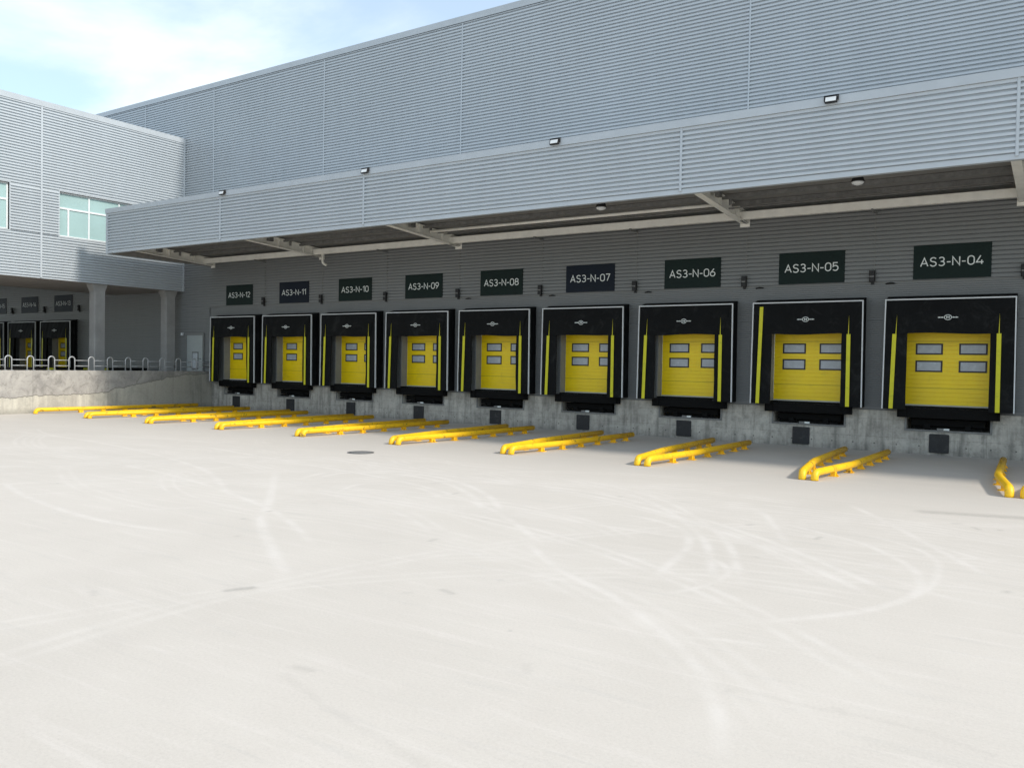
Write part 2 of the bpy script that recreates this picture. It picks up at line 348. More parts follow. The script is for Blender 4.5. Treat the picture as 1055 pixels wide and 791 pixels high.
M_BLACKFAB = mat('black shelter fabric', (.0055, .0062, .0068), .75, noise=.3, nscale=2.5, bump=.35, bscale=3.5, spec=.16)
M_BLACK = mat('black rubber', (.005, .005, .005), .8, noise=.3, nscale=8, bump=.2, bscale=30, spec=.15)
M_STRIPE = mat('lime yellow stripe', (.64, .60, .010), .55, noise=.06, nscale=4)
M_BAND = mat('dull yellow band', (.42, .42, .02), .6, noise=.1, nscale=4)
M_WHITE = mat('galvanised white edging', (.62, .64, .65), .4, noise=.08, nscale=5)
M_LETTER = mat('white lettering', (.72, .76, .74), .5, noise=.03)
M_SIGN = mat('dark green sign face', (.005, .015, .013), .55, noise=.15, nscale=2, spec=.2)
M_SIGNB = mat('dark blue sign face', (.006, .011, .021), .55, noise=.15, nscale=2, spec=.2)
M_JAMB = mat('grey jamb lining', (.27, .275, .29), .6, noise=.1, nscale=3)
M_PANE = mat('translucent door pane', (.42, .45, .48), .25, noise=.1, nscale=7)
M_GASKET = mat('black pane gasket', (.02, .015, .015), .5, noise=.1)
M_SEAL = mat('pale bottom seal', (.55, .54, .48), .6, noise=.1)
M_STEEL = mat('dull steel angle', (.17, .17, .165), .55, metal=.2, noise=.25, nscale=6)
M_PLATE = mat('dark grey wall plate', (.030, .030, .031), .65, noise=.15, nscale=5, spec=.3)
M_GALV = mat('galvanised railing', (.38, .39, .40), .4, metal=.1, noise=.12, nscale=8)
M_DOORG = mat('light grey steel door', (.34, .37, .365), .45, noise=.05)
M_FRAME = mat('white window frame', (.70, .73, .74), .4, noise=.04)
M_IRON = mat('cast iron', (.17, .168, .162), .7, noise=.3, nscale=14, bump=.4, bscale=40)
M_LAMPBODY = mat('black lamp housing', (.010, .010, .011), .6, noise=.1)
M_LENS = mat('pale lamp lens', (.68, .70, .70), .25, noise=.05)
M_RED = mat('faded red tag', (.35, .07, .02), .6, noise=.1)
def glass():
    m = mat('green tinted window glass', (.34, .48, .475), .06, noise=.06, nscale=.9, spec=.8); return m
M_GLASS = glass()
M_GREEN = mat('muted green cabinet', (.10, .15, .11), .5, noise=.1)

scuff(M_DOOR, (.45, .32, .02), 2.2, .52, .8, .35); scuff(M_BLACKFAB, (.035, .036, .036), 1.6, .5, .8, .7); scuff(M_PLATE, (.10, .10, .098), 6, .52, .75, .5); scuff(M_STRIPE, (.30, .32, .03), 3.5, .5, .75, .5)
# ------------------------------------------------------------------ setting: ground
import numpy as np
GX = np.concatenate(([-900, -200, -80, -45], np.arange(-30, 1.5, .04), [6, 20, 60, 200, 900])); GY = np.concatenate(([-900, -200, -60, -32], np.arange(-25, -8.5, .04), [-4, 0, 20, 100, 900]))
LIGHT = np.zeros((len(GY), len(GX)), np.float32); DARK = np.zeros_like(LIGHT)
def stroke_ground(pts, w, amt, dark=False, offset=0.):
    """a tyre mark or stain worn into the concrete: stored on the ground sheet itself"""
    P = [Vector((x, y, 0)) for x, y in pts]; P = [P[0] * 2 - P[1]] + P + [P[-1] * 2 - P[-2]]; D = []
    for i in range(1, len(P) - 2):
        p0, p1, p2, p3 = P[i - 1:i + 3]; n = max(4, int((p2 - p1).length / .03))
        for k in range(n):
            t = k / n; D.append(.5 * ((2 * p1) + (-p0 + p2) * t + (2 * p0 - 5 * p1 + 4 * p2 - p3) * t * t + (-p0 + 3 * p1 - 3 * p2 + p3) * t ** 3))
    T = DARK if dark else LIGHT; n = len(D)
    for i, p in enumerate(D):
        d = (D[min(i + 1, n - 1)] - D[max(i - 1, 0)]).normalized(); c = p + Vector((-d.y, d.x, 0)) * offset
        ix = np.searchsorted(GX, (c.x - w, c.x + w)); iy = np.searchsorted(GY, (c.y - w, c.y + w))
        if ix[0] >= ix[1] or iy[0] >= iy[1]: continue
        fade = min(1, i * .03 / .8, (n - 1 - i) * .03 / .8) if not dark else 1
        r2 = ((GX[ix[0]:ix[1]] - c.x)[None, :] ** 2 + (GY[iy[0]:iy[1]] - c.y)[:, None] ** 2) / (w * .5) ** 2
        v = amt * fade * np.exp(-r2 ** 1.5 * .9)
        sub = T[iy[0]:iy[1], ix[0]:ix[1]]; np.maximum(sub, v, out=sub)
tracks = [
 ([(-3.90,-13.61),(-3.03,-14.18),(-2.35,-14.6),(-1.67,-15.50),(-1.37,-16.27),(-1.30,-17.12),(-1.58,-18.00),(-1.92,-18.56),(-2.33,-19.06),(-2.81,-19.57)], .20, 'l'),
 ([(-2.61,-13.82),(-1.87,-14.31),(-1.45,-14.84),(-1.24,-15.58),(-1.21,-16.68),(-1.37,-17.63)], .16, 'l'),
 ([(-3.69,-18.94),(-3.44,-18.63),(-3.26,-18.12),(-3.25,-17.43),(-3.58,-16.92),(-4.08,-16.72),(-4.58,-16.9)], .16, 'l'),
 ([(-3.82,-18.68),(-4.0,-17.3),(-4.19,-16.34),(-4.60,-15.41),(-5.31,-14.85),(-6.21,-14.65)], .20, 'l'),
 ([(-6.2,-17.3),(-4.97,-18.47),(-3.94,-19.13),(-3.22,-19.74),(-2.65,-20.31),(-2.21,-20.92),(-1.92,-21.47),(-1.66,-22.15)], .20, 'l'),
 ([(-3.19,-20.24),(-2.60,-19.88),(-2.05,-19.71),(-1.48,-19.37)], .12, 'l'),
 ([(-1.97,-13.63),(-1.39,-14.22),(-0.90,-14.66),(-0.37,-15.06)], .18, 'l'),
 ([(-1.69,-16.79),(-0.99,-17.00),(-0.30,-17.14)], .15, 'l'),
 ([(-4.66,-12.45),(-4.09,-13.21),(-3.57,-14.35),(-3.02,-15.60)], .22, 'l'),
 ([(-2.12,-20.86),(-1.51,-20.88),(-0.88,-20.83),(-0.30,-20.99)], .07, 'd'),
 ([(-14.49,-14.48),(-11.14,-17.53),(-10.12,-18.55),(-8.37,-19.83),(-6.91,-20.81)], .26, 'l'),
 ([(-16.97,-19.07),(-14.57,-19.73),(-11.87,-20.10),(-9.89,-19.87)], .2, 'l'),
 ([(-4.92,-22.66),(-4.00,-22.95),(-3.50,-23.06),(-3.09,-23.17)], .07, 'd'),
 ([(-12.58,-15.26),(-12.94,-14.09),(-12.17,-13.41),(-10.67,-13.61),(-9.01,-14.69),(-7.66,-16.14)], .24, 'l'),
 ([(-10.94,-16.32),(-11.47,-14.96),(-10.32,-14.64),(-8.79,-15.56)], .2, 'l'),
 ([(-16,-12.2),(-13,-12.6),(-10,-13.0),(-7,-13.4),(-4,-15.2),(-1.5,-17.6)], .22, 'l'),
 ([(-20,-12.5),(-15,-13.4),(-11,-14.2),(-8,-15.6),(-5.6,-17.6)], .22, 'l'),
 ([(-9,-11.6),(-6.5,-12.9),(-4.4,-15.4),(-3.2,-18.0)], .2, 'l'),
 ([(-22,-16),(-16,-16.4),(-11,-17.8),(-8,-19.4)], .2, 'l'),
 ([(-28,-13.5),(-22,-13.9),(-16,-15.4),(-12,-17.6)], .24, 'l'),
 ([(-3.3,-11.0),(-2.4,-12.5),(-1.6,-14.0),(-.6,-15.9)], .2, 'l'),
]
for i, (pts, w, k) in enumerate(tracks):
    for off in ((0, .30) if i in (13, 15, 17) else (0,)):
        stroke_ground(pts, w * (.6 if k == 'l' else .9), .34 if k == 'l' else .09, k != 'l', off)
rg = random.Random(11)
for i in range(110):                                                  # faint turning arcs left by trucks backing in
    cx_, cy_ = rg.uniform(-26, -1), rg.uniform(-19, -10.5); r_ = rg.uniform(2.5, 13); a0 = rg.uniform(.6, 2.5) + (math.pi if rg.random() < .35 else 0); da = rg.uniform(.5, 1.5)
    pts = [(cx_ + r_ * (math.cos(a0 + da * q / 6) - math.cos(a0 + da / 2)), cy_ + r_ * (math.sin(a0 + da * q / 6) - math.sin(a0 + da / 2))) for q in range(7)]
    if max(p_[1] for p_ in pts) > -9.0: continue
    a_ = rg.uniform(.10, .30); w_ = rg.uniform(.06, .11)
    for off in (0, .22, .42, .6)[:rg.choice((1, 2, 2, 4))]: stroke_ground(pts, w_, a_, False, off)
stroke_ground([(-7.19, -21.40), (-7.16, -21.33), (-7.12, -21.25), (-7.09, -21.18)], .12, .42, True)
stroke_ground([(-1.95, -11.12), (-1.3, -10.95), (-.5, -10.7)], .34, .3, True)
for q in range(26):                                                  # small drips and scrapes
    x_, y_ = rg.uniform(-12, 0), rg.uniform(-23, -12); a_ = rg.uniform(0, 3.1); l_ = rg.uniform(.02, .22)
    stroke_ground([(x_, y_), (x_ + l_ * math.cos(a_), y_ + l_ * math.sin(a_))], rg.uniform(.07, .09), rg.uniform(.12, .32), True)
nx_, ny_ = len(GX), len(GY)
co_ = np.zeros((ny_, nx_, 3), np.float32); co_[:, :, 0] = GX[None, :]; co_[:, :, 1] = GY[:, None]
ii = (np.arange(ny_ - 1)[:, None] * nx_ + np.arange(nx_ - 1)[None, :]).ravel(); fc = np.stack((ii, ii + 1, ii + nx_ + 1, ii + nx_), 1).astype(np.int32)
gm = bpy.data.meshes.new('yard_ground'); gm.vertices.add(nx_ * ny_); gm.vertices.foreach_set('co', co_.ravel())
gm.loops.add(fc.size); gm.loops.foreach_set('vertex_index', fc.ravel()); gm.polygons.add(len(fc)); gm.polygons.foreach_set('loop_start', np.arange(0, fc.size, 4, dtype=np.int32)); gm.update(calc_edges=True)
for nm_, T_ in (('worn', LIGHT), ('stain', DARK)):
    at_ = gm.attributes.new(nm_, 'FLOAT', 'POINT'); at_.data.foreach_set('value', T_.ravel())
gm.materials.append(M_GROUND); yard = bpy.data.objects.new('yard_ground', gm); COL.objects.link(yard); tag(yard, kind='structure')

# ------------------------------------------------------------------ setting: warehouse
DC = [-2.83 - 3.895 * k for k in range(9)]                # dock bays 04 .. 12
LC = [-50.2, -54.1, -58.0]                                # bays beyond the ramp
XR = 34.0                                                 # the warehouse runs on to the right
wh = empty('warehouse'); tag(wh, 'long grey ribbed metal warehouse with a deep canopy over its row of yellow dock doors', 'warehouse')
UZ0, UZ1 = 7.55, 16.0
seams = [-80, -72.0, -64.2, -56.4, -49.7, -41.94, -36.12, -28.30, -20.53, -8.86, 2.83, 14.5, 26.2, XR]
for a, b in zip(seams, seams[1:]):
    MB().ribs('x', a, b, UZ0, UZ1, 0, -1).build('wall_panel', M_CLAD, wh)
for a in seams[1:-1]:
    MB().cbox(a - .026, a + .026, -.078, .0, UZ0, UZ1 - .02, .012).build('seam_trim', M_TRIM, wh)
core = MB().box(-80, XR, .03, 60, UZ0 + .05, 16.05); core.build('roof', M_TRIM, wh)
c = MB(); c.prism([(-.10, 16.02), (.6, 16.05), (.6, 16.28), (-.12, 16.26)], -80, XR, 'x'); cop = c.build('coping', M_TRIM, wh)

OPEN = sorted([(x - 1.22, x + 1.22) for x in DC + LC])
DZ0, DZ1 = 1.40, 3.92
# lower wall: coarse ribs above the doors, fine ribs between them
def piers(z0, z1, holes, x0, x1):
    e = [x0] + [q for h in holes for q in h] + [x1]; return [(e[i], e[i + 1]) for i in range(0, len(e), 2)]
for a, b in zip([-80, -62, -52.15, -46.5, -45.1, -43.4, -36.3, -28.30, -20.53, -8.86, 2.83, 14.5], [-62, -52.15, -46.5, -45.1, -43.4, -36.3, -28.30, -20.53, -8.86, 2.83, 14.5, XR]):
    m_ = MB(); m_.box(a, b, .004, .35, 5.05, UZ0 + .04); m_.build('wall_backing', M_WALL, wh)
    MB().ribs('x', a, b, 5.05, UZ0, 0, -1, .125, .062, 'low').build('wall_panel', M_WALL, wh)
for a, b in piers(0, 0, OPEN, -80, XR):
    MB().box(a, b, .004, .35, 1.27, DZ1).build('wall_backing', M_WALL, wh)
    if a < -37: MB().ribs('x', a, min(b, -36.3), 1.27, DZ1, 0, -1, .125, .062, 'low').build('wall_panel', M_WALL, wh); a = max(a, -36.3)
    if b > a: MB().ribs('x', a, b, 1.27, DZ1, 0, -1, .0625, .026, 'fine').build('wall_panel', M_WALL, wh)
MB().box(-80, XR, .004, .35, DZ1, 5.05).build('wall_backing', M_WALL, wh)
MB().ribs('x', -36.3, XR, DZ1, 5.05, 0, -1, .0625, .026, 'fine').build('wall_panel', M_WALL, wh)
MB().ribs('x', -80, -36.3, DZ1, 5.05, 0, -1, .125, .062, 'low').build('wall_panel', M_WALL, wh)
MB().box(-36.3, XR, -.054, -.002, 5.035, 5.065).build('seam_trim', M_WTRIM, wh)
for k in range(9):
    xx = -1.0 - 3.895 * k
    MB().box(xx - .014, xx + .014, -.065, -.002, 5.07, 7.1).build('seam_trim', M_WTRIM, wh)
# concrete plinth with the leveller pits
PW = 1.075
for a, b in piers(0, 0, sorted([(x - PW, x + PW) for x in DC + LC]), -80, XR):
    MB().box(a, b, -.022, 1.2, 0, 1.27).build('plinth', M_PLINTH, wh)
for x in DC + LC:
    MB().box(x - PW, x + PW, -.022, 1.2, 0, .72).build('plinth', M_PLINTH, wh)
    MB().box(x - PW, x + PW, .75, 1.2, .72, 1.27).build('pit_back', M_PLATE, wh)
# drip flashing above the plinth
MB().prism([(-.05, 1.235), (-.036, 1.235), (-.004, 1.29), (-.004, 1.31)], -80, XR, 'x').build('flashing', M_WTRIM, wh)

# canopy
CX0, CY = -36.3, -5.5
can = MB(); can.box(CX0 + .12, XR, CY + .08, -.03, 8.6, 8.85); can = can.build('canopy', M_TRIM, wh)
MB().prism([(CY + .1, 7.86), (-.035, 7.50), (-.035, 7.54), (CY + .1, 7.90)], CX0 + .1, XR, 'x').build('soffit', M_DECKING, can)
fse = [CX0, -28.30, -20.53, -8.86, -1.05, 10.6, 22.3, XR]
for a, b in zip(fse, fse[1:]):
    MB().ribs('x', a, b, 7.20, 8.86, CY, -1, .128, .065).build('fascia', M_CLAD, can)
for a in fse[1:-1]:
    MB().cbox(a - .034, a + .034, CY - .08, CY, 7.16, 8.87, .012).build('seam_trim', M_TRIM, can)
MB().box(CX0 - .02, CX0 + .12, CY - .08, CY + .02, 7.06, 8.86).build('corner_trim', M_TRIM, can)
MB().box(CX0, XR, CY + .002, CY + .05, 7.1, 8.9).build('fascia_backing', M_DECKING, can)
MB().prism([(CY - .04, 7.09), (CY + .12, 7.09), (CY + .12, 7.11), (CY - .002, 7.12), (CY - .002, 7.22), (CY - .04, 7.215)], CX0, XR, 'x').build('bottom_trim', M_TRIM, can)
MB().prism([(CY - .108, 8.865), (CY - .003, 8.865), (CY + .3, 8.91), (CY + .3, 9.10), (CY - .112, 9.075)], CX0 - .03, XR, 'x').build('coping', M_TRIM, can)
MB().ribs('y', CY, 0, 7.16, 8.9, CX0, -1, .128, .06).build('end_fascia', M_CLAD, can)
MB().box(CX0 + .002, CX0 + .04, CY, -.03, 7.08, 8.9).build('fascia_backing', M_DECKING, can)
# purlins
for y in (-5.0, -4.1, -3.2, -2.3, -1.4):
    h = 7.50 - .0659 * y - 7.62
    MB().prism([(y + a_, q_ + h) for a_, q_ in ((-.035, 7.47), (.035, 7.47), (.035, 7.49), (-.015, 7.49), (-.015, 7.59), (.035, 7.59), (.035, 7.608), (-.035, 7.608))], CX0 + .15, XR, 'x').build('purlin', M_STEEL, can)
for x in (-36.05, -28.30, -20.53, -8.86, -1.12, 10.6, 22.3):
    b = MB()
    b.prism([(-5.42, 7.385), (-.02, 7.085), (-.02, 7.11), (-5.42, 7.41)], x - .11, x + .11, 'x')        # lower flange
    b.prism([(-5.42, 7.78), (-.02, 7.44), (-.02, 7.46), (-5.42, 7.80)], x - .11, x + .11, 'x')
    b.prism([(-5.42, 7.411), (-.02, 7.111), (-.02, 7.439), (-5.42, 7.779)], x - .012, x + .012, 'x')    # web
    for y in (-4.2, -2.6, -1.2): b.box(x - .1, x + .1, y - .008, y + .008, 7.112 - .0556 * y, 7.438 - .063 * y)
    b.box(x - .16, x + .16, -.085, -.066, 7.0, 7.5)
    b.build('beam', M_BEAM, can)
    MB().box(x + .16, x + .30, -3.35, -3.1, 7.40, 7.68).build('bracket', M_STEEL, can)
    MB().tube([(x + .2, -2.1, 7.36), (x + .2, -2.1, 7.62)], .05).build('hanger', M_STEEL, can)
MB().box(CX0 + .2, XR, -.67, -.52, 7.15, 7.39).build('edge_beam', M_BEAM, can)
MB().tube([(-20.3, -2.15, 7.39), (-9.1, -2.15, 7.39)], .055, 8).build('pipe', M_BEAM, can)
MB().tube([(-20.0, -1.7, 7.33), (-1.3, -1.7, 7.33)], .022, 6).build('conduit', M_STEEL, can)
for k in range(9):
    xx = -1.0 - 3.895 * k
    MB().box(xx - .03, xx + .03, -.70, -.07, 7.09, 7.145).build('bracket', M_WTRIM, can)
dp = MB(); dp.tube([(-27.75, -.55, 7.18), (-27.75, -.55, 6.86), (-27.74, -.54, 6.78), (-27.68, -.50, 6.71), (-27.58, -.46, 6.67)], .055, 10); dp.build('downpipe', M_BEAM, can)

# ------------------------------------------------------------------ side building bridging over the ramp
sb = empty('side_building', (0, 0, 0)); tag(sb, 'pale ribbed metal side building on concrete columns with green tinted windows, left of the warehouse', 'building')
FX = -38.5; BZ0, BZ1 = 5.92, 13.55; BY0 = -34
wins = [(-6.52, -2.05), (-13.16, -8.69)]
WZ0, WZ1 = 7.88, 9.92
ys = [-34, -22.9, -15.1, -7.34, -.09]
def yspan(a, b, z0, z1): MB().ribs('y', a, b, z0, z1, FX, 1, .125, .06).build('wall_panel', M_CLAD, sb)
for a, b in zip(ys, ys[1:]):
    yspan(a, b, BZ0 + .03, WZ0); yspan(a, b, WZ1, BZ1)
    segs = [(a, b)]
    for w0, w1 in wins:
        ns = []
        for s0, s1 in segs:
            if w1 <= s0 or w0 >= s1: ns.append((s0, s1)); continue
            if s0 < w0: ns.append((s0, w0))
            if w1 < s1: ns.append((w1, s1))
        segs = ns
    for s0, s1 in segs: yspan(s0, s1, WZ0, WZ1)
for y in ys[1:-1]: MB().box(FX, FX + .075, y - .04, y + .04, BZ0, BZ1).build('seam_trim', M_TRIM, sb)
MB().box(FX - .02, FX + .08, -.14, -.045, BZ0 - .03, BZ1 + .05).build('corner_trim', M_TRIM, sb)
MB().prism([(FX + .09, BZ1 - .02), (FX - .5, BZ1 + .02), (FX - .5, BZ1 + .27), (FX + .11, BZ1 + .23)], BY0, -.03, 'y').build('coping', M_TRIM, sb)
MB().box(-44.8, FX - .5, BY0, -.03, BZ1, BZ1 + .2).build('roof', M_TRIM, sb)
for z0, z1 in ((BZ0 + .02, WZ0), (WZ1, BZ1)): MB().box(FX - .3, FX - .003, BY0, -.05, z0, z1).build('wall_backing', M_WALL, sb)
for y0, y1 in ((-2.05, -.05), (-8.69, -6.52), (BY0, -13.16)): MB().box(FX - .3, FX - .003, y0, y1, WZ0, WZ1).build('wall_backing', M_WALL, sb)
MB().box(FX - .02, FX + .05, BY0, -.05, BZ0 - .03, BZ0 + .028).build('bottom_trim', M_TRIM, sb)
so = MB()
for i in range(12): so.box(-44.8, FX - .022, -.06 - 2.8 * (i + 1) + .02, -.06 - 2.8 * i, BZ0 - .02, BZ0 + .015)
so.build('soffit', mat('soffit boards', (.34, .31, .285), .7, noise=.1, nscale=.5), sb)
MB().box(-70, -44.8, BY0, -.05, 7.4, 7.6).build('rear_soffit', M_DECKING, sb)
MB().box(-70, -44.8, BY0, -.05, 7.6, BZ1).build('rear_volume', M_CLAD, sb)
MB().box(-44.8, -44.7, BY0, -.05, BZ0 - .02, BZ1).build('rear_wall', M_WALL, sb)
for w0, w1 in wins:
    m_ = MB(); fx0, fx1 = FX - .16, FX - .09
    flip = w0 < -8
    bays = [w0, w0 + 1.45, w0 + 2.95, w1]
    if flip: bays = [w0, w0 + 1.5, w0 + 3.0, w1]
    m_.box(fx0, fx1, w0, w1, WZ1 - .07, WZ1); m_.box(fx0, fx1, w0, w1, WZ0, WZ0 + .07)
    for i, y in enumerate(bays): 
        a = y if i == 0 else (y - .07 if i == 3 else y - .035); m_.box(fx0, fx1 + .002, a, a + .07, WZ0 + .07, WZ1 - .07)
    m_.box(fx0, fx1 + .004, w0 + .07, w1 - .07, 9.15, 9.23)
    mid = w0 + .47 if not flip else w1 - .47
    m_.box(fx0, fx1 + .006, mid - .04, mid + .04, WZ0 + .07, 9.15)
    wf = m_.build('window', M_FRAME, sb)
    for i in range(3):
        MB().box(fx0 + .02, fx0 + .03, bays[i] + .02, bays[i + 1] - .02, WZ0 + .05, WZ1 - .05).build('pane', M_GLASS, wf)
    r = MB(); r.box(FX - .2, FX + .045, w0 - .05, w0, WZ0 - .05, WZ1 + .05); r.box(FX - .2, FX + .045, w1, w1 + .05, WZ0 - .05, WZ1 + .05)
    r.box(FX - .2, FX + .045, w0, w1, WZ1, WZ1 + .05); r.box(FX - .2, FX + .06, w0, w1, WZ0 - .05, WZ0); r.build('reveal', M_TRIM, wf)
    MB().box(FX - .3, FX - .25, w0, w1, WZ0, WZ1).build('blind', mat('pale blind', (.62, .66, .64), .8), wf)
for y in (-.74, -4.53, -14.2, -23.8):
    k = MB(); k.cbox(FX - .55, FX - .05, y - .25, y + .25, 0, 5.55, .03)
    b = len(k.v)
    for z_, ex in ((5.55, 0.), (5.88, .13)):
        k.v += [(FX - .55 - ex * .3, y - .25 - ex, z_), (FX - .05, y - .25 - ex, z_), (FX - .05, min(y + .25 + ex, -.06), z_), (FX - .55 - ex * .3, min(y + .25 + ex, -.06), z_)]
    k.f += [(b + i, b + (i + 1) % 4, b + 4 + (i + 1) % 4, b + 4 + i) for i in range(4)] + [(b + 3, b + 2, b + 1, b), (b + 4, b + 5, b + 6, b + 7)]; k.sm += [False] * 6
    k.build('column', M_COLUMN, sb)

# ------------------------------------------------------------------ ramp wall, railing
rw = MB(); rw.box(-36.42, -36.1, -34, -.03, 0, 1.80); rw = rw.build('ramp_wall', M_RAMP); tag(rw, 'stained concrete ramp wall with a ragged patched surface, topped by the looped railing', 'wall')
rd = MB(); rd.prism([(-34, 0), (-.03, 0), (-.03, 1.42), (-3.2, 1.42), (-33.9, .9)], -41.2, -36.43, 'x'); rd = rd.build('ramp', M_COLUMN); tag(rd, kind='structure')
rl = empty('railing', (-36.26, -10, 1.8)); tag(rl, 'galvanised railing of rounded hoops and twin rails on the ramp wall', 'railing')
hy = [-.98 - .8775 * i for i in range(26)]
def hoop_mesh():
    m_ = MB(); pts = [(0, -.13, 0), (0, -.13, .47)]
    pts += [(0, -.13 * math.cos(a), .47 + .13 * math.sin(a)) for a in [math.pi * k / 10 for k in range(1, 10)]] + [(0, .13, .47), (0, .13, 0)]
    m_.tube(pts, .026, 8); m_.box(-.06, .06, -.18, -.08, 0, .012); m_.box(-.06, .06, .08, .18, 0, .012); return m_
h0 = hoop_mesh().build('hoop', M_GALV, rl)
for i, y in enumerate(hy):
    h = h0 if i == 0 else h0.copy()
    if i: COL.objects.link(h); h.parent = rl
    h.location = (0, y + 10, 0)
for i, (a, b) in enumerate(zip(hy, hy[1:])):
    for zz in (.44, .20):
        MB().tube([(0, b + 10 + .13, zz), (0, a + 10 - .13, zz)], .017, 8).build('rail', M_GALV, rl)
for zz in (.44, .2): MB().tube([(0, hy[0] + 10.13, zz), (0, 9.95, zz)], .017, 8).build('rail', M_GALV, rl)
yg = MB()
br = empty('barrier', (-41.3, -8, 0)); tag(br, 'low yellow and black banded barrier behind the looped railing', 'barrier')
for i in range(34):
    y0 = -7.5 + i * .45
    if i not in (0, 2, 3, 6, 7, 12, 22, 26, 28): continue
    MB().box(-.05, .05, y0 - .0, y0 + .42, 1.74, 1.85).build('band', M_BAND, br)
MB().box(-.04, .04, -7.6, 7.8, 1.73, 1.87).build('beam', M_BLACK, br)
for y in (-7.2, -4.2, -1.2, 1.8, 4.8, 7.4): MB().box(-.06, .04, y - .06, y + .06, 0, 1.73).build('post', M_BLACK, br)

# personnel door beside bay 12
pd = empty('personnel_door', (-37.45, -.075, 1.42)); tag(pd, 'light grey steel personnel door with a small glazed panel, left of the first dock shelter', 'door')
f = MB(); f.box(-.76, -.66, -.05, .02, 0, 2.32); f.box(.66, .76, -.05, .02, 0, 2.32); f.box(-.66, .66, -.05, .02, 2.2, 2.32); f.build('frame', M_WTRIM, pd)
MB().box(-.655, .655, -.02, .02, 0, 2.195).build('leaf', M_DOORG, pd)
f = MB(); f.box(-.2, .32, -.034, -.021, .45, 1.35); f.build('pane_frame', M_STEEL, pd)
MB().box(-.14, .26, -.042, -.035, .51, 1.29).build('pane', M_PANE, pd)
MB().tube([(.52, -.03, 1.0), (.52, -.08, 1.0), (.4, -.08, 1.0)], .012, 6).build('handle', M_LAMPBODY, pd)
wl = empty('wall_lamp', (-38.48, -.055, 3.68)); wl.rotation_euler = (0, 0, 0); tag(wl, 'small white bulkhead lamp on the wall beside the personnel door', 'wall lamp')
MB().box(-.08, .08, -.03, .0, -.08, .08).build('housing', M_WTRIM, wl)
MB().box(-.065, .065, -.1, -.03, -.065, .065).build('lens', M_FRAME, wl)
cb = empty('cabinet', (-42.9, -.06, 1.3)); tag(cb, 'squat dark cabinet at the foot of the wall behind the railing', 'cabinet')
MB().box(-.5, .5, -.4, 0, 0, .55).build('body', M_LAMPBODY, cb); MB().box(-.44, .44, -.415, -.4, .05, .5).build('door', M_GREEN, cb)

